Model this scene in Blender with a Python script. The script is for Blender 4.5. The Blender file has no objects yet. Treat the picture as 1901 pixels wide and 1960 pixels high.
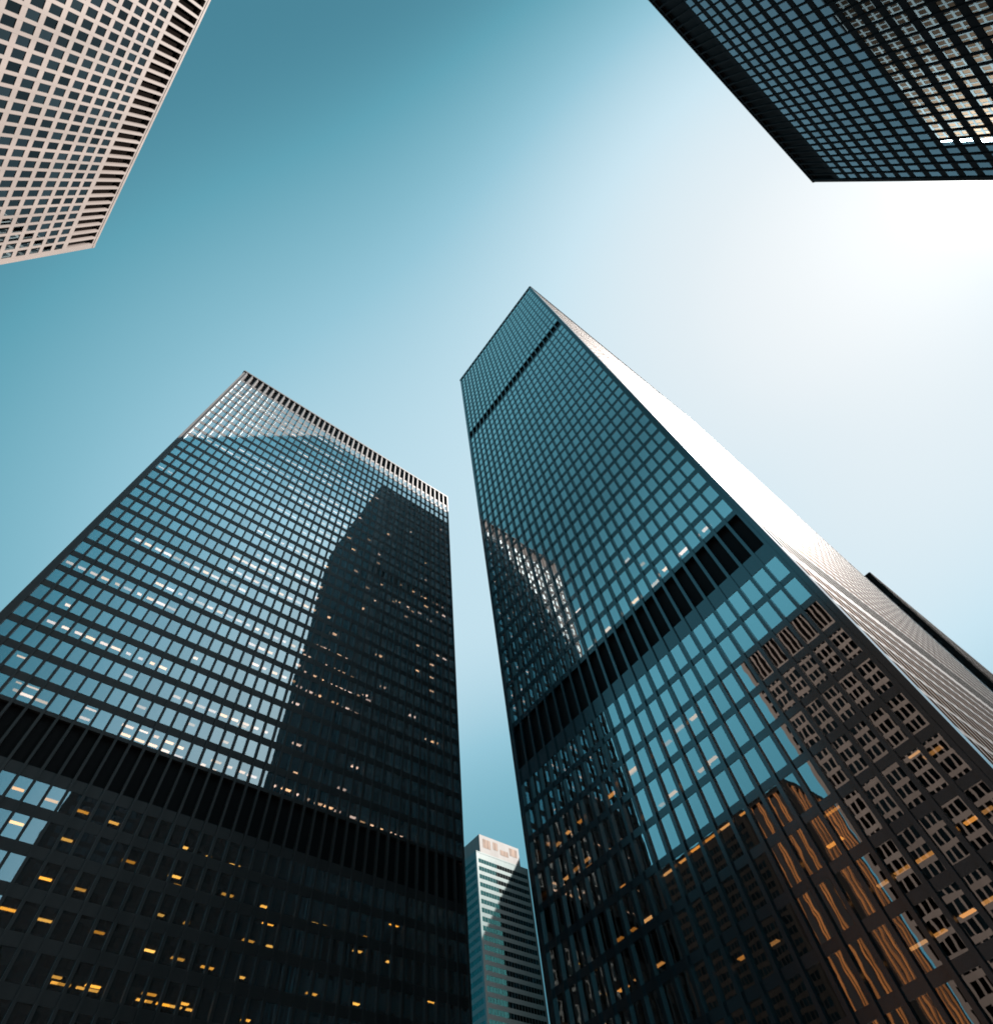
import bpy, math, random
from mathutils import Vector, Matrix
random.seed(7)
scene = bpy.context.scene
COL = scene.collection
EYE = 1.7                     # camera height; every tower height below is above the plaza

# ------------------------------------------------------------------ camera
RIGHT = Vector((0.78654065, -0.61039225, -0.09367554))
DOWN = Vector((0.50067607, 0.71911385, -0.48187006))
FWD = Vector((0.36149312, 0.33210929, 0.87122106))
F_REL = 1130.0 / 1901.0
cam_data = bpy.data.cameras.new('camera')
cam = bpy.data.objects.new('camera', cam_data)
COL.objects.link(cam)
rot = Matrix((RIGHT, -DOWN, -FWD)).transposed()
cam.matrix_world = Matrix.Translation((0, 0, EYE)) @ rot.to_4x4()
cam_data.sensor_fit = 'HORIZONTAL'
cam_data.sensor_width = 36.0
cam_data.lens = 36.0 * F_REL
cam_data.clip_start = 0.1
cam_data.clip_end = 5000.0
scene.camera = cam

def view(p):
    """where a point falls in the picture, in picture widths from the left and the top"""
    d = Vector(p) - Vector((0, 0, EYE))
    z = d.dot(FWD)
    if z <= 0.1:
        return None
    return (0.5 + F_REL * d.dot(RIGHT) / z, 0.5155 + F_REL * d.dot(DOWN) / z)

# ------------------------------------------------------------------ materials
def node_mat(name):
    m = bpy.data.materials.new(name)
    m.use_nodes = True
    nt = m.node_tree
    nt.nodes.clear()
    out = nt.nodes.new('ShaderNodeOutputMaterial')
    return m, nt, out

def metal_mat(name, col, rough, spec=0.5, var=0.25, scale=0.35, metallic=0.0):
    m, nt, out = node_mat(name)
    b = nt.nodes.new('ShaderNodeBsdfPrincipled')
    tc = nt.nodes.new('ShaderNodeTexCoord')
    mp = nt.nodes.new('ShaderNodeMapping')
    mp.inputs['Scale'].default_value = (1.0, 1.0, 0.12)
    no = nt.nodes.new('ShaderNodeTexNoise')
    no.inputs['Scale'].default_value = scale
    no.inputs['Detail'].default_value = 5
    ramp = nt.nodes.new('ShaderNodeValToRGB')
    ramp.color_ramp.elements[0].position = 0.3
    ramp.color_ramp.elements[1].position = 0.7
    ramp.color_ramp.elements[0].color = tuple(c * (1 - var) for c in col) + (1,)
    ramp.color_ramp.elements[1].color = tuple(min(1, c * (1 + var)) for c in col) + (1,)
    nt.links.new(tc.outputs['Object'], mp.inputs['Vector'])
    nt.links.new(mp.outputs['Vector'], no.inputs['Vector'])
    nt.links.new(no.outputs['Fac'], ramp.inputs['Fac'])
    nt.links.new(ramp.outputs['Color'], b.inputs['Base Color'])
    b.inputs['Roughness'].default_value = rough
    b.inputs['Specular IOR Level'].default_value = spec
    b.inputs['Metallic'].default_value = metallic
    nt.links.new(b.outputs['BSDF'], out.inputs['Surface'])
    return m

def glass_mat(name, refl, tint, trans, rough=0.012, var=0.16, graze=0.55, dust=0.0, wave=0.0, edge=0.0):
    """thin coated pane: mirror coat over tinted see-through glass, each pane a little different"""
    m, nt, out = node_mat(name)
    N = nt.nodes.new
    geo = N('ShaderNodeNewGeometry')
    info = N('ShaderNodeObjectInfo')
    add = N('ShaderNodeMath'); add.operation = 'ADD'
    nt.links.new(geo.outputs['Random Per Island'], add.inputs[0])
    nt.links.new(info.outputs['Random'], add.inputs[1])
    fr = N('ShaderNodeMath'); fr.operation = 'FRACT'
    nt.links.new(add.outputs[0], fr.inputs[0])
    mr = N('ShaderNodeMapRange')
    mr.inputs['To Min'].default_value = 1.0 - var
    mr.inputs['To Max'].default_value = 1.0
    nt.links.new(fr.outputs[0], mr.inputs['Value'])
    tin = N('ShaderNodeVectorMath'); tin.operation = 'SCALE'
    tin.inputs[0].default_value = tint
    nt.links.new(mr.outputs['Result'], tin.inputs['Scale'])
    gl = N('ShaderNodeBsdfGlossy')
    gl.inputs['Roughness'].default_value = rough
    nt.links.new(tin.outputs['Vector'], gl.inputs['Color'])
    if wave:                          # float glass is never quite flat
        tcw = N('ShaderNodeTexCoord'); nw = N('ShaderNodeTexNoise'); bw = N('ShaderNodeBump')
        nw.inputs['Scale'].default_value = 0.7; nw.inputs['Detail'].default_value = 1.0
        bw.inputs['Strength'].default_value = 1.0; bw.inputs['Distance'].default_value = wave
        nt.links.new(tcw.outputs['Object'], nw.inputs['Vector'])
        nt.links.new(nw.outputs['Fac'], bw.inputs['Height'])
        nt.links.new(bw.outputs['Normal'], gl.inputs['Normal'])
    tr = N('ShaderNodeBsdfTransparent')
    tr.inputs['Color'].default_value = tuple(trans) + (1,)
    lw = N('ShaderNodeLayerWeight')
    lw.inputs['Blend'].default_value = 0.5
    pw = N('ShaderNodeMath'); pw.operation = 'POWER'
    pw.inputs[1].default_value = 2.0
    nt.links.new(lw.outputs['Facing'], pw.inputs[0])
    ma = N('ShaderNodeMath'); ma.operation = 'MULTIPLY_ADD'
    ma.inputs[1].default_value = graze
    ma.inputs[2].default_value = refl
    ma.use_clamp = True
    nt.links.new(pw.outputs[0], ma.inputs[0])
    if edge:                          # nearly a mirror when seen edge on
        p2 = N('ShaderNodeMath'); p2.operation = 'POWER'; p2.inputs[1].default_value = 20.0
        nt.links.new(lw.outputs['Facing'], p2.inputs[0])
        m3 = N('ShaderNodeMath'); m3.operation = 'MULTIPLY_ADD'; m3.inputs[1].default_value = edge; m3.use_clamp = True
        nt.links.new(p2.outputs[0], m3.inputs[0]); nt.links.new(ma.outputs[0], m3.inputs[2])
        ma = m3
    mx = N('ShaderNodeMixShader')
    nt.links.new(ma.outputs[0], mx.inputs['Fac'])
    nt.links.new(tr.outputs[0], mx.inputs[1])
    nt.links.new(gl.outputs[0], mx.inputs[2])
    if dust:
        df = N('ShaderNodeBsdfDiffuse'); df.inputs['Color'].default_value = (0.85, 0.80, 0.78, 1)
        m2 = N('ShaderNodeMixShader'); m2.inputs['Fac'].default_value = dust
        nt.links.new(mx.outputs[0], m2.inputs[1]); nt.links.new(df.outputs[0], m2.inputs[2])
        mx = m2
    nt.links.new(mx.outputs[0], out.inputs['Surface'])
    return m

def lamp_mat(name, col, power):
    m, nt, out = node_mat(name)
    e = nt.nodes.new('ShaderNodeEmission')
    e.inputs['Color'].default_value = tuple(col) + (1,)
    info = nt.nodes.new('ShaderNodeObjectInfo')
    geo = nt.nodes.new('ShaderNodeNewGeometry')
    add = nt.nodes.new('ShaderNodeMath'); add.operation = 'ADD'
    nt.links.new(geo.outputs['Random Per Island'], add.inputs[0])
    nt.links.new(info.outputs['Random'], add.inputs[1])
    fr = nt.nodes.new('ShaderNodeMath'); fr.operation = 'FRACT'
    nt.links.new(add.outputs[0], fr.inputs[0])
    mr = nt.nodes.new('ShaderNodeMapRange')
    mr.inputs['To Min'].default_value = power * 0.35
    mr.inputs['To Max'].default_value = power * 1.35
    nt.links.new(fr.outputs[0], mr.inputs['Value'])
    nt.links.new(mr.outputs['Result'], e.inputs['Strength'])
    sq = nt.nodes.new('ShaderNodeMath'); sq.operation = 'MULTIPLY'; sq.inputs[1].default_value = 7.31
    nt.links.new(fr.outputs[0], sq.inputs[0])
    f2 = nt.nodes.new('ShaderNodeMath'); f2.operation = 'FRACT'
    nt.links.new(sq.outputs[0], f2.inputs[0])
    cm = nt.nodes.new('ShaderNodeMix'); cm.data_type = 'RGBA'
    cm.inputs[6].default_value = tuple(col) + (1,)
    cm.inputs[7].default_value = (col[0], min(1, col[1] * 1.3), min(1, col[2] * 2.2 + 0.05), 1)
    nt.links.new(f2.outputs[0], cm.inputs[0])
    nt.links.new(cm.outputs[2], e.inputs['Color'])
    nt.links.new(e.outputs[0], out.inputs['Surface'])
    try:
        m.cycles.emission_sampling = 'NONE'
    except Exception:
        pass
    return m

# ------------------------------------------------------------------ mesh collector
class MB:
    def __init__(self):
        self.v = []; self.f = []
    def hexa(self, p):
        """p: eight corners, bottom ring then top ring, counter-clockwise seen from above"""
        b = len(self.v)
        self.v += [tuple(q) for q in p]
        for a in ((0, 3, 2, 1), (4, 5, 6, 7), (0, 1, 5, 4), (1, 2, 6, 5), (2, 3, 7, 6), (3, 0, 4, 7)):
            self.f.append(tuple(b + i for i in a))
    def quad(self, p):
        b = len(self.v)
        self.v += [tuple(q) for q in p]
        self.f.append((b, b + 1, b + 2, b + 3))
    def prism(self, poly, z0, z1):
        b = len(self.v); n = len(poly)
        self.v += [(x, y, z0) for x, y in poly] + [(x, y, z1) for x, y in poly]
        self.f.append(tuple(b + i for i in reversed(range(n))))
        self.f.append(tuple(b + n + i for i in range(n)))
        for i in range(n):
            j = (i + 1) % n
            self.f.append((b + i, b + j, b + n + j, b + n + i))
    def build(self, name, mat, parent=None, kind=None):
        if not self.v:
            return None
        me = bpy.data.meshes.new(name)
        o_ = Vector((0, 0, 0))
        me.from_pydata(self.v, [], self.f)
        me.update()
        me.materials.append(mat)
        o = bpy.data.objects.new(name, me)
        COL.objects.link(o)
        if parent is not None:
            o.parent = parent
            me.transform(Matrix.Translation(-parent.location))
        if kind:
            o['kind'] = kind
        return o

def empty(name, loc, label, cat, group=None):
    o = bpy.data.objects.new(name, None)
    COL.objects.link(o)
    o.location = loc
    o['label'] = label; o['category'] = cat
    if group: o['group'] = group
    return o

class Face:
    """one side of a tower: u runs along it, d outwards from it"""
    def __init__(self, a, b, first, pitch, n):
        a = Vector((a[0], a[1])); b = Vector((b[0], b[1]))
        self.a = a; self.len = (b - a).length
        self.u = (b - a) / self.len
        self.n = Vector((self.u.y, -self.u.x))
        self.mull = [first + pitch * i for i in range(n + 1)]
    def p(self, u, d, z):
        q = self.a + self.u * u + self.n * d
        return (q.x, q.y, z)
    def box(self, mb, u0, u1, d0, d1, z0, z1):
        # d1 is the outer side
        mb.hexa([self.p(u0, d1, z0), self.p(u1, d1, z0), self.p(u1, d0, z0), self.p(u0, d0, z0),
                 self.p(u0, d1, z1), self.p(u1, d1, z1), self.p(u1, d0, z1), self.p(u0, d0, z1)])

def inset(poly, t):
    cx = sum(p[0] for p in poly) / len(poly); cy = sum(p[1] for p in poly) / len(poly)
    out = []
    n = len(poly)
    for i in range(n):
        p0 = Vector(poly[i - 1]); p1 = Vector(poly[i]); p2 = Vector(poly[(i + 1) % n])
        a = (p1 - p0).normalized(); b = (p2 - p1).normalized()
        na = Vector((-a.y, a.x)); nb = Vector((-b.y, b.x))   # inwards for a counter-clockwise ring
        k = na + nb
        k = k / k.dot(na) * t
        out.append((p1.x + k.x, p1.y + k.y))
    return out

def tower(root, poly, H, fronts, floors, mats, pitch, mull_w=0.2, mull_d=0.28, corner=0.7,
          fins=(), fin_w=0.75, dark=(), glass_back=0.045, n_single=100, lamps=(), lamp_face=0, lamp_size=(1.45, 0.45),
          lamp_z=0.1, more_lamps=(), parapet=0.25, core_in=9.0, roof_name='roof', ground=0.0, mull_top=None,
          cell_frame=0.0, side_glass={}, flush=(), side_mull=0.012, lamp_hi=99):
    """poly counter-clockwise; fronts {face: (first mullion, columns)}; floors [(window foot, window head)]"""
    n = len(poly)
    faces = []
    for i in range(n):
        a, b = poly[i], poly[(i + 1) % n]
        L = (Vector(b) - Vector(a)).length
        if i in fronts:
            first, cols = fronts[i]
        else:
            cols = int((L - 2 * corner) / pitch)
            first = (L - cols * pitch) / 2
        faces.append(Face(a, b, first, pitch, cols))
    floors = sorted(floors)
    frame = MB(); frame2 = MB(); fin = MB(); slab = MB(); panes = []; stuff_lamps = MB(); low_lamps = MB()
    solid = []
    zs = [(ground, ground)] + list(floors) + [(H, H)]
    for i in range(len(zs) - 1):
        solid.append((zs[i][1], zs[i + 1][0]))
    louv = sorted(list(fins) + list(dark))
    def cut(z0, z1):
        out = []; c = z0
        for l0, l1 in louv:
            if l0 >= z1 or l1 <= z0: continue
            if l0 > c: out.append((c, l0))
            c = max(c, l1)
        if c < z1: out.append((c, z1))
        return out
    for fi, F in enumerate(faces):
        uA, uB = F.mull[0], F.mull[-1]
        fb = frame2 if fi in flush else frame
        for z0, z1 in solid:
            for c0, c1 in cut(z0, z1):
                if c1 - c0 > 0.02:
                    F.box(fb, uA - 0.02, uB + 0.02, -0.42, 0.0, c0, c1)
        for l0, l1 in fins:
            for m in F.mull:
                F.box(fin, m - fin_w / 2, m + fin_w / 2, -0.55, 0.02, l0 + 0.02, l1 - 0.02)
        mt = mull_top or (H - 0.35)
        for m in F.mull:
            F.box(fb, m - mull_w / 2, m + mull_w / 2, -0.3, side_mull if fi in flush else mull_d, ground + 0.05, mt)
        for k in range(len(F.mull) - 1):
            ua = F.mull[k] + mull_w / 2 + cell_frame; ub = F.mull[k + 1] - mull_w / 2 - cell_frame
            for z0, z1 in floors:
                if fi in flush: hj = 0.0
                else: hj = 1.0
                ta = hj * random.gauss(0, 0.0013); tb = hj * random.gauss(0, 0.0013)
                hw = (ub - ua) / 2; hh = (z1 - z0) / 2
                g = -glass_back
                q = [F.p(ua - .03, g - ta * hw - tb * hh, z0 - .03), F.p(ub + .03, g + ta * hw - tb * hh, z0 - .03),
                     F.p(ub + .03, g + ta * hw + tb * hh, z1 + .03), F.p(ua - .03, g - ta * hw + tb * hh, z1 + .03)]
                panes.append((fi, q))
                if cell_frame:
                    F.box(frame, F.mull[k] + mull_w / 2 - .01, ua, -0.3, -0.01, z0 - .02, z1 + .02)
                    F.box(frame, ub, F.mull[k + 1] - mull_w / 2 + .01, -0.3, -0.01, z0 - .02, z1 + .02)
        # corner column
        P = Vector(poly[fi])
    ring_out = inset(poly, -0.06)
    for i in range(n):
        c = Vector(ring_out[i]); a = (Vector(poly[i - 1]) - Vector(poly[i])).normalized()
        b = (Vector(poly[(i + 1) % n]) - Vector(poly[i])).normalized()
        fa = faces[i - 1]; la = fa.len - fa.mull[-1] + 0.06
        lb = faces[i].mull[0] + 0.06
        frame.prism([tuple(c), tuple(c + b * lb), tuple(c + b * lb + a * la), tuple(c + a * la)], ground + 0.02, H - 0.3)
    # parapet ring
    for F in faces:
        F.box(frame, -0.1, F.len + 0.1, -0.5, mull_d + 0.04, H - 0.32 - parapet, H + random.uniform(0, .004))
    name_frame = 'curtain_wall'
    frame.build(name_frame, mats['frame'], root)
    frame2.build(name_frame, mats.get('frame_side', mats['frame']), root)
    for l0, l1 in louv:
        panel = MB(); panel.prism(inset(poly, 0.6), l0 - 0.4, l1 + 0.4 if l1 < H - 3 else l1 + 0.05); panel.build('louver_panel', mats['louver'], root)
    fin.build('louver_fin', mats.get('fin', mats['frame']), root)
    rf = MB(); rf.prism(inset(poly, 0.55), H - 0.9, H - 0.5); rf.build(roof_name, mats['roof'], root)
    ins = inset(poly, 0.47)
    for z0, z1 in floors:
        slab.prism(ins, z1 + 0.08, z1 + 0.42)
    slab.build('floor_slab', mats['inside'], root)
    if core_in:
        co = MB(); co.prism(inset(poly, core_in), ground, H - 1.0); co.build('lift_core', mats['inside'], root)
    # panes: those that show largest become windows of their own
    scored = []
    for idx, (fi, q) in enumerate(panes):
        c = Vector(q[0]) * .5 + Vector(q[2]) * .5
        nrm = faces[fi].n
        to = Vector((0, 0, EYE)) - c
        area = 0
        if fi not in side_glass and nrm.x * to.x + nrm.y * to.y > 0:
            s = [view(p) for p in q]
            if all(s):
                m = view(c)
                if 0.0 < m[0] < 1 and 0.0 < m[1] < 1.031:
                    for i in range(4):
                        x0, y0 = s[i]; x1, y1 = s[(i + 1) % 4]
                        area += x0 * y1 - x1 * y0
        scored.append((abs(area), idx))
    scored.sort(reverse=True)
    single = set(i for a, i in scored[:n_single] if a > 0)
    rest = MB(); sides = {}
    for idx, (fi, q) in enumerate(panes):
        if idx in single:
            b = MB(); b.quad(q); b.build('window', mats['glass'], root)
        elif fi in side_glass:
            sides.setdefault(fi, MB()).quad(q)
        else:
            rest.quad(q)
    rest.build('window', mats['glass'], root, 'stuff')
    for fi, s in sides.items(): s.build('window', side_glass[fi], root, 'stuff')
    # ceiling lamps seen through the glass
    F = faces[lamp_face]
    heads = [z1 for z0, z1 in floors]
    seen = []
    def lamp_box(mb, fl, u, dep, size):
        zc = heads[fl] + lamp_z
        ln = size[0] * random.choice((0.45, 0.7, 0.85, 1.0, 1.0))
        mb_u0, mb_u1 = u - ln / 2, u + ln / 2
        sz = size[1] if dep > 1.2 else size[1] * 0.6
        d0 = max(dep, 0.5 + sz / 2)
        F.box(mb, mb_u0, mb_u1, -d0 - sz / 2, -d0 + sz / 2, zc - 0.09, zc - 0.03)
    k = 0
    for fl, u, dep in lamps:
        if fl >= len(heads): continue
        lm = mats['lamp_high'] if fl >= lamp_hi else mats['lamp']
        if k < 100:
            b = MB(); lamp_box(b, fl, u, dep, lamp_size); b.build('ceiling_light', lm, root); k += 1
        else:
            lamp_box(stuff_lamps if fl >= lamp_hi else low_lamps, fl, u, dep, lamp_size)
    low_lamps.build('ceiling_light', mats['lamp'], root, 'stuff')
    for fl, u, dep in more_lamps:
        if fl >= len(heads): continue
        lamp_box(stuff_lamps, fl, u, dep, lamp_size)
    stuff_lamps.build('ceiling_light', mats['lamp_high'], root, 'stuff')
    return faces, heads
LEFT_LIGHTS=[(12,4.4,3.0),(12,8.0,3.3),(11,4.3,2.3),(11,11.5,3.0),(10,4.4,3.1),(10,8.0,3.4),(12,17.2,3.9),(12,20.4,4.3),(12,24.0,4.5),(11,17.1,3.4),(11,18.3,5.0),(11,24.1,4.1),(10,17.2,4.3),(10,20.5,4.6),(10,28.4,5.0),(9,2.8,2.3),(9,6.3,2.7),(9,11.5,2.6),(9,17.3,3.8),(9,20.7,4.1),(9,24.3,4.5),(9,28.5,4.9),(8,9.9,3.9),(8,10.1,5.0),(8,10.9,5.0),(8,13.5,4.2),(8,12.9,5.0),(8,13.7,5.0),(8,18.9,3.5),(8,21.0,5.0),(8,22.7,4.0),(8,24.0,5.0),(8,18.7,5.0),(8,19.5,5.0),(8,22.4,5.0),(8,30.2,4.8),(12,-2.7,2.5),(12,0.9,2.7),(11,-0.9,1.9),(12,31.3,5.0),(12,35.6,4.8),(12,37.0,5.0),(11,29.2,4.4),(10,28.7,0.5),(11,36.9,5.0),(11,37.7,5.0),(12,46.5,5.0),(11,46.2,0.5),(11,44.6,5.0),(10,41.4,1.3),(10,46.4,1.8),(10,31.4,5.0),(9,28.5,4.9),(9,37.3,5.0),(9,37.7,5.0),(8,30.2,4.8),(9,52.5,0.5),(9,43.8,5.0),(13,25.7,2.5),(13,27.6,2.4),(13,29.4,2.6),(13,31.3,2.8),(13,33.2,2.9),(13,34.9,2.9),(13,36.6,3.1),(13,39.1,3.2),(13,40.9,3.5),(13,42.7,3.5),(13,44.5,3.6),(13,46.3,3.6),(13,48.0,3.7),(13,50.6,3.9),(13,52.8,4.1),(13,54.9,4.2),(13,28.9,4.6),(13,31.0,4.6),(13,32.6,4.6),(13,36.5,4.9),(13,38.1,5.0),(13,43.9,5.0),(13,45.9,5.0),(13,47.8,5.0),(13,49.5,5.0),(13,55.5,5.0),(14,36.7,3.0),(24,30.3,2.3),(23,25.6,2.6),(22,25.6,2.7),(23,36.5,2.5),(20,25.4,2.4),(21,27.4,2.4),(21,28.8,2.3),(21,31.3,2.4),(21,32.9,2.4),(20,29.3,2.5),(20,31.0,2.4),(20,32.8,2.5),(20,34.8,2.6),(20,36.6,2.8),(20,38.8,2.9),(20,42.1,2.7),(20,43.5,2.9),(20,46.2,3.2),(20,47.8,3.3),(20,50.4,3.2),(19,25.7,2.4),(19,27.6,2.4),(19,29.3,2.5),(19,31.1,2.6),(19,32.9,2.6),(19,34.8,2.6),(19,36.8,2.4),(19,39.3,2.5),(19,42.0,3.1),(19,43.6,3.2),(19,46.4,3.2),(19,47.7,3.3),(19,50.3,3.4),(19,51.9,3.4),(19,54.2,3.5),(19,56.1,3.5),(19,58.1,3.6),(18,25.5,2.3),(18,27.5,2.5),(18,29.3,2.4),(18,32.6,2.5),(18,34.9,2.6),(18,36.7,2.8),(18,40.1,3.1),(18,42.9,3.0),(18,44.2,3.1),(18,46.4,3.3),(18,47.6,3.4),(18,50.4,3.4),(18,51.5,3.6),(17,25.6,2.2),(17,43.3,3.1),(17,46.2,3.1),(17,50.9,3.5),(17,52.5,3.6),(17,54.1,3.7),(14,29.0,3.3),(17,39.1,3.1),(17,40.4,3.1),(21,42.3,3.1),(21,43.5,3.0),(21,46.2,3.0),(21,48.0,2.8),(25,53.3,2.8),(24,53.6,0.5),(24,55.8,0.5),(23,52.5,0.5),(22,52.2,0.6),(21,52.2,0.6),(22,48.4,0.4),(22,49.5,3.2),(24,48.4,0.5),(25,46.9,2.8),(25,43.9,2.6),(26,38.7,2.3),(26,40.6,2.5),(25,39.6,2.6),(26,37.1,0.5),(27,43.3,2.4),(26,44.8,0.5),(27,42.7,0.5),(27,45.7,0.3),(27,48.9,0.5),(28,50.4,0.4),(28,53.8,0.6),(28,56.1,0.4),(14,-11.3,1.0),(13,-9.5,0.5),(13,-7.9,0.6),(13,-9.4,2.1),(13,-8.1,2.3),(13,-6.3,2.4),(13,-0.9,0.7),(13,-0.9,2.7),(13,4.1,1.3),(13,4.5,3.0),(13,6.0,1.2),(13,6.3,3.1),(13,7.9,1.3),(13,8.0,3.1),(13,9.6,1.5),(13,9.9,3.3),(13,11.3,1.7),(13,11.7,3.5),(15,0.7,1.6),(16,4.3,1.9),(17,7.9,1.6),(14,4.3,1.8),(14,11.3,1.5),(14,16.9,2.4),(13,16.6,1.9),(13,17.1,3.7),(13,18.7,2.0),(13,19.1,4.0),(13,20.5,2.1),(13,21.1,4.3),(13,22.1,2.2),(13,15.4,3.4),(16,18.4,2.4),(15,18.5,2.6)]
RIGHT_LIGHTS=[(13,9.7,1.5),(13,13.7,1.6),(13,16.8,1.6),(13,22.5,1.9),(13,28.4,2.1),(13,31.9,2.4),(15,31.8,2.1),(15,21.2,1.9),(10,22.1,1.5),(10,24.4,1.4),(10,26.7,1.9),(10,31.4,1.7),(14,19.2,1.4),(13,19.3,2.1),(10,31.5,1.9),(9,30.8,3.7),(9,29.1,3.4),(9,24.6,3.3),(9,23.5,3.1),(10,35.6,2.5),(10,40.7,2.6),(10,43.1,2.7),(10,45.5,3.1),(10,45.6,2.2),(9,41.8,3.2),(9,42.3,4.3),(9,43.0,3.3),(9,45.1,3.5),(9,44.0,3.3),(8,39.0,4.7),(7,37.6,5.0),(7,39.5,5.0),(7,41.5,5.0),(6,37.8,5.0),(6,40.5,5.0),(6,42.4,5.0),(8,49.4,5.0),(7,50.1,5.0),(7,31.0,1.1),(7,29.0,1.0),(7,27.2,0.7),(7,25.5,0.7),(7,23.7,0.4),(7,21.8,0.3),(6,7.9,0.5),(6,7.2,1.7),(6,15.2,0.7),(6,17.6,4.3),(4,16.7,5.0),(4,15.0,5.0),(4,12.6,4.5),(4,11.2,4.4),(5,16.0,4.6),(5,14.5,4.4),(5,12.7,4.5),(5,8.4,3.6),(5,7.4,3.6),(5,25.7,3.6),(5,28.2,3.0)]
# ------------------------------------------------------------------ palette
M = {}
M['black_steel'] = metal_mat('black painted steel', (0.028, 0.026, 0.0255), 0.5, 0.25)
M['black_steel_tall'] = metal_mat('black painted steel of the tall tower', (0.006, 0.010, 0.013), 0.18, 0.6)
M['black_steel_dark'] = metal_mat('matte black steel', (0.009, 0.009, 0.0095), 0.8, 0.06)
M['soot_black'] = metal_mat('soot black steel', (0.004, 0.0036, 0.0032), 0.7, 0.05)
M['pale_stone'] = metal_mat('pale pink precast', (0.076, 0.063, 0.057), 0.7, 0.15, 0.16)
M['white_band'] = metal_mat('white spandrel', (0.032, 0.058, 0.058), 0.3, 0.45, 0.1)
M['bronze'] = metal_mat('bronze fins', (0.160, 0.062, 0.018), 0.45, 0.3, 0.5, 0.5)
M['louver'] = metal_mat('black louver void', (0.006, 0.006, 0.0065), 0.75, 0.1)
M['louver_brown'] = metal_mat('brown black louver void', (0.0025, 0.002, 0.0018), 0.9, 0.0)
M['roof'] = metal_mat('roof gravel', (0.10, 0.095, 0.09), 0.9, 0.1, 0.3, 2.0)
M['inside'] = metal_mat('dim office ceiling', (0.03, 0.028, 0.026), 0.8, 0.1)
M['crown'] = metal_mat('pale crown cladding', (0.100, 0.097, 0.094), 0.7, 0.1, 0.1)
M['glass_wide'] = glass_mat('grey coated glass', 0.26, (0.70, 0.92, 1.0), (0.34, 0.30, 0.24), graze=0.9, dust=0.045, wave=0.0018)
M['glass_tall'] = glass_mat('blue coated glass', 0.165, (1.0, 0.97, 0.94), (0.30, 0.27, 0.22), graze=1.65, wave=0.0018, var=0.10)
M['glass_glare'] = glass_mat('rough glass with warm glare tint', 0.0, (1.0, 0.56, 0.36), (0.05, 0.05, 0.05), rough=0.30, graze=0.045, var=0.3, edge=0.12)  # warm tint puts the pink of the sun glare into the glass colour
M['steel_side'] = metal_mat('brown black steel tinted for the sunlit side', (0.010, 0.008, 0.007), 0.5, 0.08)  # tall tower's steel recoloured for its sunlit side, sun's warmth painted in
M['glass_pale'] = glass_mat('dark navy glass', 0.04, (0.70, 0.92, 1.0), (0.07, 0.07, 0.07), graze=0.14, var=0.6)
M['glass_corner'] = glass_mat('teal coated glass', 0.05, (0.30, 0.46, 0.54), (0.2, 0.2, 0.2), graze=1.0)
M['glass_green'] = glass_mat('green coated glass', 0.06, (0.22, 0.85, 0.85), (0.10, 0.2, 0.2), graze=0.35)
M['lamp'] = lamp_mat('orange office lamp', (1.0, 0.47, 0.05), 0.52)
M['lamp_high'] = lamp_mat('warm white office lamp', (1.0, 0.64, 0.38), 0.50)
M['lamp_orange'] = lamp_mat('deep orange office lamp', (1.0, 0.42, 0.08), 0.27)

def mats(frame, glass, **k):
    d = dict(frame=M[frame], glass=M[glass], louver=M['louver'], roof=M['roof'], inside=M['inside'], lamp=M['lamp'], lamp_high=M['lamp_high'])
    for a, b in k.items(): d[a] = M[b]
    return d
E_ = EYE
def rise(lst): return [(a + E_, b + E_) for a, b in lst]

# ------------------------------------------------------------------ wide dark tower (left)
r = empty('office_tower', (20.7, 93.0, 0), 'wide black tower at lower left with many lit office windows under a louvered top', 'office tower')
floorsL = rise([(47.9 - 3.82 * k - 2.6, 47.9 - 3.82 * k) for k in range(13)] + [(56.35 + 3.87 * k, 59.02 + 3.87 * k) for k in range(31)])
floorsL = [f for f in floorsL if f[0] > 1.0]
dropL = 13 - len([f for f in floorsL if f[1] < 52 + E_])
rng = random.Random(3)
moreL = []
for fl in range(15, 13 + 31):
    z = 56 + 3.87 * (fl - 13)
    slope = z / 75.0
    dep = max(0.7, 1.7 / slope)
    u = 0.0
    while u < 73:
        run = rng.choice([1, 2, 3, 6, 9, 14])
        p = 0.16 + 0.42 * max(0, min(1, (u - 15) / 22.0)) * (1 if z < 150 else .4)
        if fl in (18, 20, 25, 28, 30, 33): p += 0.3
        if fl < 17: p *= 0.45
        if rng.random() < p:
            for j in range(run):
                uu = u + j * 1.757 + 0.85 + 0.95
                edge = 41 + max(0, z - 118) * 0.25
                if uu < 73.5 and not (uu > edge and rng.random() < .88):
                    moreL.append((fl - dropL, uu, dep))
        u += run * 1.757
LL = [(fl - dropL, x + 16.6, d) for fl, x, d in LEFT_LIGHTS if fl - dropL >= 0]
tower(r, [(-16.6, 75.0), (58.05, 75.0), (58.05, 111.0), (-16.6, 111.0)], 183.0 + E_, {0: (0.85, 42)}, floorsL,
      mats('black_steel', 'glass_wide'), 1.757, fins=[(176.3 + E_, 182.2 + E_)], fin_w=0.8, dark=[(49.3 + E_, 55.8 + E_)],
      lamps=LL, more_lamps=moreL, lamp_face=0, mull_w=0.32, lamp_hi=13 - dropL)

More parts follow.
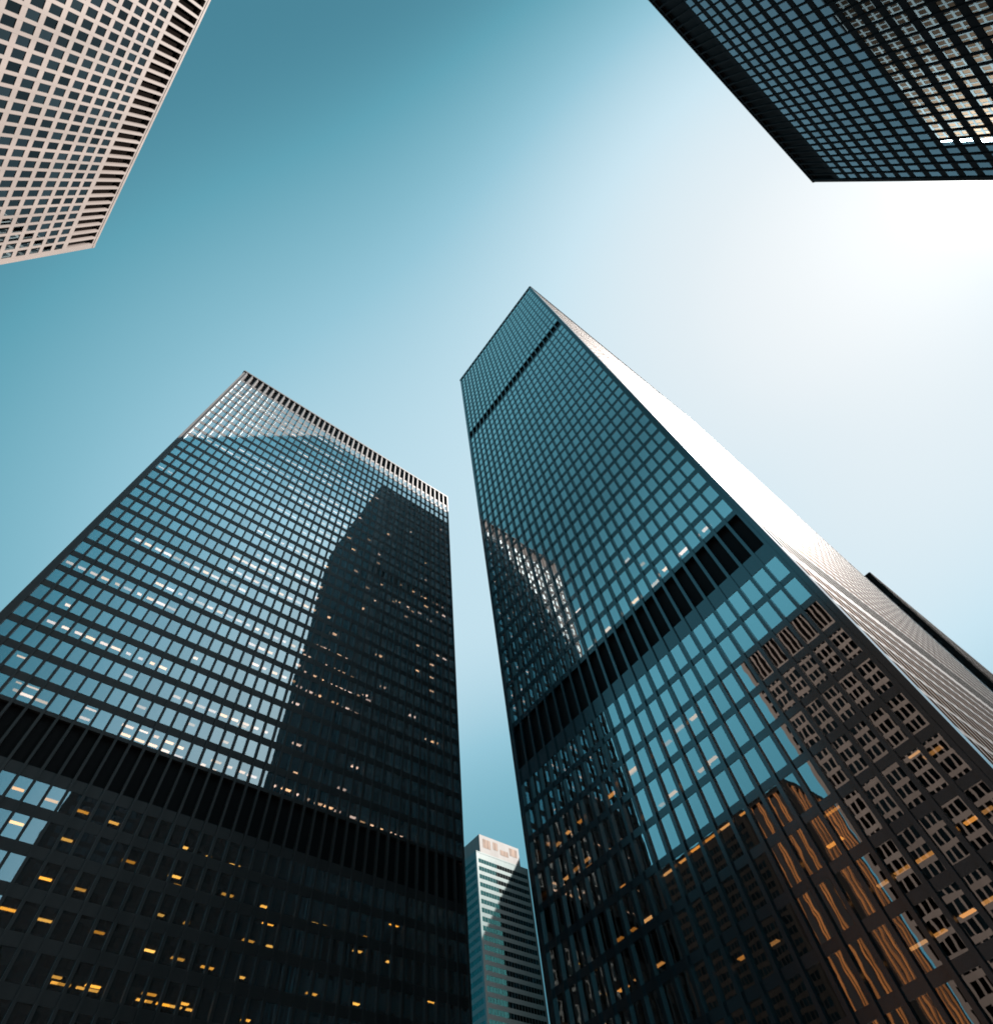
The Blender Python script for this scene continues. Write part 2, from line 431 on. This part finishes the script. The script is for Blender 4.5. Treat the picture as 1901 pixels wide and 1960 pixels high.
# ------------------------------------------------------------------ tall dark tower (centre right)
r = empty('office_tower', (83.0, 25.5, 0), 'tallest black tower right of centre with one side glaring white in the sun', 'office tower')
floorsR = rise([(47.0 - 3.67 * k - 2.95, 47.0 - 3.67 * k) for k in range(13)] + [(56.55 + 3.74 * k, 59.4 + 3.74 * k) for k in range(28)]
               + [(166.6 + 3.7 * k, 169.4 + 3.7 * k) for k in range(15)])
floorsR = [f for f in floorsR if f[0] > 1.0]
dropR = 13 - len([f for f in floorsR if f[1] < 52 + E_])
polyR = [(45.7, 4.9), (132.0, 4.4), (132.0, 47.35), (45.7, 47.35)]
# last side runs from y = 47.35 down to 4.9, so u = 47.35 - y
RL = [(fl - dropR, 47.35 - y, d) for fl, y, d in RIGHT_LIGHTS if fl - dropR >= 0]
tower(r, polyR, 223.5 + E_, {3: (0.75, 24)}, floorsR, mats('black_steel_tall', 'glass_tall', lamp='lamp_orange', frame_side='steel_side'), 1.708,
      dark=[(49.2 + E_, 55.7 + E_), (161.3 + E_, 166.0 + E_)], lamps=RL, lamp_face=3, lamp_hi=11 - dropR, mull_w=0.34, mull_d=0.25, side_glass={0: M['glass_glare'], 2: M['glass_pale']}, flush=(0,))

# ------------------------------------------------------------------ pale tower (top left)
r = empty('office_tower', (-56.0, 10.0, 0), 'pale pink gridded tower at upper left with small dark windows below a fin crown', 'office tower')
floorsT = rise([(103.6 - 3.13 * k - 1.09, 103.6 - 3.13 * k + 1.09) for k in range(32)])
floorsT = [f for f in floorsT if f[0] > 1.0]
def spin(poly, c, a):
    ca, sa = math.cos(a), math.sin(a)
    return [(c[0] + (x - c[0]) * ca - (y - c[1]) * sa, c[1] + (x - c[0]) * sa + (y - c[1]) * ca) for x, y in poly]
polyT = spin([(-40.0, 42.55), (-74.0, 42.55), (-74.0, -30.0), (-40.0, -30.0)], (-40.0, 42.55), math.radians(1.1))
# side 3 runs from y = -30 up to 42.55
LT = 72.55
nT = 53
tower(r, polyT, 115.2 + E_, {3: (LT - 0.6 - 1.333 * nT, nT)}, floorsT, mats('pale_stone', 'glass_pale', louver='louver_brown'), 1.333,
      dark=[(106.0 + E_, 113.9 + E_)], mull_w=0.37, mull_d=0.012, corner=0.6, glass_back=0.05, parapet=0.4)

# ------------------------------------------------------------------ tower against the sun (top right)
r = empty('office_tower', (20.0, -75.0, 0), 'black tower at upper right against the sun, window grid under a blank black band', 'office tower')
floorsU = rise([(138.6 - 3.87 * k - 2.45, 138.6 - 3.87 * k) for k in range(36)])
floorsU = [f for f in floorsU if f[0] > 1.0]
polyU = spin([(69.0, -54.6), (6.7, -54.6), (6.7, -92.0), (69.0, -92.0)], (69.0, -54.6), math.radians(-1.4))
tower(r, polyU, 149.8 + E_, {0: (0.7, 35)}, floorsU, mats('black_steel_dark', 'glass_corner'), 1.74,
      dark=[(140.5 + E_, 148.5 + E_)], mull_w=0.26, mull_d=0.12)

# ------------------------------------------------------------------ small far tower in the gap
r = empty('office_tower', (194.0, 235.0, 0), 'distant green striped tower with white box crown in the gap between two black towers', 'office tower')
floorsS = rise([(167.6 - 3.7 * k - 2.0, 167.6 - 3.7 * k) for k in range(45)])
floorsS = [f for f in floorsS if f[0] > 1.0]
tower(r, [(177.8, 219.0), (210.2, 219.0), (210.2, 250.0), (177.8, 250.0)], 171.0 + E_, {}, floorsS, mats('white_band', 'glass_green'), 1.6,
      mull_w=0.1, mull_d=0.02, glass_back=0.05, core_in=4.0, corner=0.5)
c = MB(); c.prism([(180.6, 219.4), (206.0, 219.4), (206.0, 247.0), (180.6, 247.0)], 170.8 + E_, 180.4 + E_)
pent = c.build('penthouse', M['crown'], r)
M['panel_tan'] = metal_mat('tan louver panel', (0.090, 0.064, 0.050), 0.8, 0.1, 0.5, 0.9)
for (x0, x1, z0, z1) in ((182.6, 187.4, 174.2, 178.6), (189.0, 192.0, 175.0, 178.8), (193.4, 198.6, 173.6, 176.2), (199.6, 204.6, 175.0, 178.9)):
    b = MB(); b.prism([(x0, 219.36), (x1, 219.36), (x1, 219.7), (x0, 219.7)], z0 + E_, z1 + E_)
    b.build('louver_panel', M['panel_tan'], r)

# ------------------------------------------------------------------ tower peeking out behind the sunlit side
r = empty('office_tower', (222.0, 24.0, 0), 'far dark tower, only its roof edge showing behind the white sunlit side at right', 'office tower')
floorsK = rise([(141 - 3.8 * k - 2.3, 141 - 3.8 * k) for k in range(36)])
floorsK = [f for f in floorsK if f[0] > 1.0]
tower(r, [(179.0, 4.1), (275.0, 4.1), (275.0, 44.0), (179.0, 44.0)], 150.0 + E_, {}, floorsK, mats('soot_black', 'glass_corner'), 1.74,
      mull_w=0.3, mull_d=0.3, corner=0.8)
b = MB(); b.prism([(212, 3.9), (228, 3.9), (228, 20), (212, 20)], 150.0 + E_ - .2, 153.0 + E_); b.build('penthouse', M['black_steel_dark'], r)

# ------------------------------------------------------------------ neighbours met only in reflections and by their shadow
def block(loc, poly, H, label, frame, glass, pitch, fl, win, **kw):
    r = empty('office_tower', loc, label, 'office tower')
    fls = [(H - 6 - fl * k - win, H - 6 - fl * k) for k in range(int((H - 8) / fl))]
    fls = [f for f in fls if f[0] > 1]
    tower(r, poly, H, {}, fls, mats(frame, glass), pitch, n_single=0, **kw)
    return r
r = empty('office_tower', (-167, 100, 0), 'bronze finned tower mirrored in the lowest windows of the tallest tower', 'office tower')
tower(r, [(-150, 90), (-150, 111), (-184, 111), (-184, 90)], 153.0, {}, [(2.0, 4.5)], dict(mats('soot_black', 'glass_pale'), fin=M['bronze']), 4.4,
      n_single=0, fins=[(6.0, 151.0)], fin_w=1.5, mull_w=0.3, mull_d=0.1)
block((-167, 140, 0), [(-150, 113), (-150, 168), (-184, 168), (-184, 113)], 152.0, 'plain black tower mirrored low in the tallest tower beside the bronze one', 'soot_black', 'glass_pale', 1.75, 3.8, 2.3)
block((278, 175, 0), [(258, 140), (300, 140), (300, 210), (258, 210)], 256.0, 'dark tower hidden behind the tallest one, shading the distant green striped tower', 'black_steel_dark', 'glass_corner', 1.9, 3.9, 2.4)

# ------------------------------------------------------------------ ground
m, nt, out = node_mat('granite paving')
b = nt.nodes.new('ShaderNodeBsdfPrincipled'); br = nt.nodes.new('ShaderNodeTexBrick'); tc = nt.nodes.new('ShaderNodeTexCoord')
br.inputs['Color1'].default_value = (0.045, 0.044, 0.043, 1); br.inputs['Color2'].default_value = (0.06, 0.058, 0.056, 1)
br.inputs['Mortar'].default_value = (0.02, 0.02, 0.02, 1); br.inputs['Scale'].default_value = 1.0
br.inputs['Brick Width'].default_value = 1.5; br.inputs['Row Height'].default_value = 1.5; br.offset = 0.0
nt.links.new(tc.outputs['Object'], br.inputs['Vector']); nt.links.new(br.outputs['Color'], b.inputs['Base Color'])
b.inputs['Roughness'].default_value = 0.75
nt.links.new(b.outputs[0], out.inputs['Surface'])
g = MB(); g.quad([(-1500, -1500, 0), (1500, -1500, 0), (1500, 1500, 0), (-1500, 1500, 0)])
go = g.build('ground', m); go['kind'] = 'structure'

# ------------------------------------------------------------------ sun and sky
SUN = Vector((0.658, -0.529, 1.0)).normalized()
sd = bpy.data.lights.new('sun', 'SUN'); sd.energy = 5.0; sd.angle = math.radians(0.5); sd.color = (1.0, 0.93, 0.87)
so = bpy.data.objects.new('sun', sd); COL.objects.link(so)
so.rotation_euler = SUN.to_track_quat('Z', 'Y').to_euler(); so.location = SUN * 900

EXPO = 3.0
w = bpy.data.worlds.new('World'); scene.world = w; w.use_nodes = True
nt = w.node_tree; nt.nodes.clear(); N = nt.nodes.new; K = nt.links.new
out = N('ShaderNodeOutputWorld'); bg = N('ShaderNodeBackground'); bg.inputs['Strength'].default_value = 0.10
sky = N('ShaderNodeTexSky'); sky.sky_type = 'NISHITA'; sky.sun_disc = False
sky.sun_elevation = math.asin(SUN.z); sky.sun_rotation = math.atan2(SUN.x, SUN.y)
sky.air_density = 1.0; sky.dust_density = 1.5; sky.ozone_density = 1.0
tc = N('ShaderNodeTexCoord'); nrm = N('ShaderNodeVectorMath'); nrm.operation = 'NORMALIZE'
K(tc.outputs['Generated'], nrm.inputs[0])
def dot(v):
    d = N('ShaderNodeVectorMath'); d.operation = 'DOT_PRODUCT'; d.inputs[1].default_value = v
    K(nrm.outputs['Vector'], d.inputs[0]); return d.outputs['Value']
def mth(op, a, b=None, c=None, clamp=False):
    m_ = N('ShaderNodeMath'); m_.operation = op; m_.use_clamp = clamp
    for i, x in enumerate((a, b, c)):
        if x is None: continue
        if isinstance(x, (int, float)): m_.inputs[i].default_value = x
        else: K(x, m_.inputs[i])
    return m_.outputs[0]
cs = mth('MAXIMUM', dot(SUN), 0.0)
t = mth('ADD', dot((2.379, 3.555, 5.31)), -5.669)
t = mth('MULTIPLY_ADD', mth('POWER', cs, 8.0), 4.473, t)
sep = N('ShaderNodeSeparateXYZ'); K(nrm.outputs['Vector'], sep.inputs[0])
def smooth(x, a, b):
    m_ = N('ShaderNodeMapRange'); m_.interpolation_type = 'SMOOTHSTEP'; m_.clamp = True
    m_.inputs['From Min'].default_value = a; m_.inputs['From Max'].default_value = b
    K(x, m_.inputs['Value']); return m_.outputs['Result']
south = smooth(mth('MULTIPLY', sep.outputs['Y'], -1.0), 0.33, 0.55)
west = smooth(mth('MULTIPLY', sep.outputs['X'], -1.0), 0.45, 0.75)
low = mth('MULTIPLY_ADD', south, mth('MULTIPLY_ADD', sep.outputs['X'], 8.5, 1.55), -0.9)   # southern sky raised, mostly out of view, to brighten window reflections
t = mth('MULTIPLY_ADD', smooth(mth('MULTIPLY', sep.outputs['X'], sep.outputs['Y']), 0.2, 0.36), -0.9, t)
t = mth('SMOOTH_MAX', t, low, 0.8)
t = mth('MULTIPLY_ADD', smooth(sep.outputs['X'], 0.6, 0.85), 1.1, t)
sg = mth('DIVIDE', 1.0, mth('ADD', 1.0, mth('EXPONENT', mth('MULTIPLY', t, -1.0))))
ramp = N('ShaderNodeValToRGB'); cr = ramp.color_ramp
def lin(c): return tuple(((x / 255 + .055) / 1.055) ** 2.4 for x in c) + (1,)
stops = [(0.27, (66, 126, 146)), (0.39, (98, 166, 185)), (0.53, (135, 191, 209)), (0.60, (152, 203, 221)), (0.80, (206, 234, 246)), (0.92, (230, 242, 248)), (1.0, (255, 255, 255))]
cr.elements[0].position = stops[0][0]; cr.elements[0].color = lin(stops[0][1])
cr.elements[1].position = stops[-1][0]; cr.elements[1].color = lin(stops[-1][1])
for p_, c_ in stops[1:-1]:
    e = cr.elements.new(p_); e.color = lin(c_)
K(sg, ramp.inputs['Fac'])
gain = 10.0 / 2 ** EXPO
sc1 = N('ShaderNodeVectorMath'); sc1.operation = 'SCALE'; sc1.inputs['Scale'].default_value = gain * 0.92
K(ramp.outputs['Color'], sc1.inputs[0])
K(mth('MULTIPLY', mth('MULTIPLY_ADD', west, 3.6, mth('MULTIPLY_ADD', south, 0.9, 1.0)), gain * 0.94), sc1.inputs['Scale'])  # west and south sky gained up to brighten what the windows mirror
sc2 = N('ShaderNodeVectorMath'); sc2.operation = 'SCALE'; sc2.inputs['Scale'].default_value = 0.006
K(sky.outputs['Color'], sc2.inputs[0])
ad = N('ShaderNodeVectorMath'); ad.operation = 'ADD'
K(sc1.outputs[0], ad.inputs[0]); K(sc2.outputs[0], ad.inputs[1])
glow = mth('MULTIPLY_ADD', mth('POWER', cs, 1500.0), 2.5, mth('MULTIPLY', mth('POWER', cs, 90.0), 0.15))
ad2 = N('ShaderNodeVectorMath'); ad2.operation = 'ADD'
cmb = N('ShaderNodeCombineXYZ'); K(glow, cmb.inputs[0]); K(mth('MULTIPLY', glow, 0.97), cmb.inputs[1]); K(mth('MULTIPLY', glow, 0.93), cmb.inputs[2])
K(ad.outputs[0], ad2.inputs[0]); K(cmb.outputs[0], ad2.inputs[1])
K(ad2.outputs[0], bg.inputs['Color']); K(bg.outputs[0], out.inputs['Surface'])

vs = scene.view_settings
scene.display_settings.display_device = 'sRGB'
vs.view_transform = 'Standard'; vs.look = 'None'; vs.exposure = EXPO; vs.gamma = 1.0; vs.use_curve_mapping = False
cy = scene.cycles
cy.max_bounces = 8; cy.diffuse_bounces = 2; cy.glossy_bounces = 4; cy.transmission_bounces = 4; cy.transparent_max_bounces = 12
cy.caustics_reflective = False; cy.caustics_refractive = False
cy.sample_clamp_indirect = 4.0
cy.use_denoising = True
cy.filter_width = 1.8
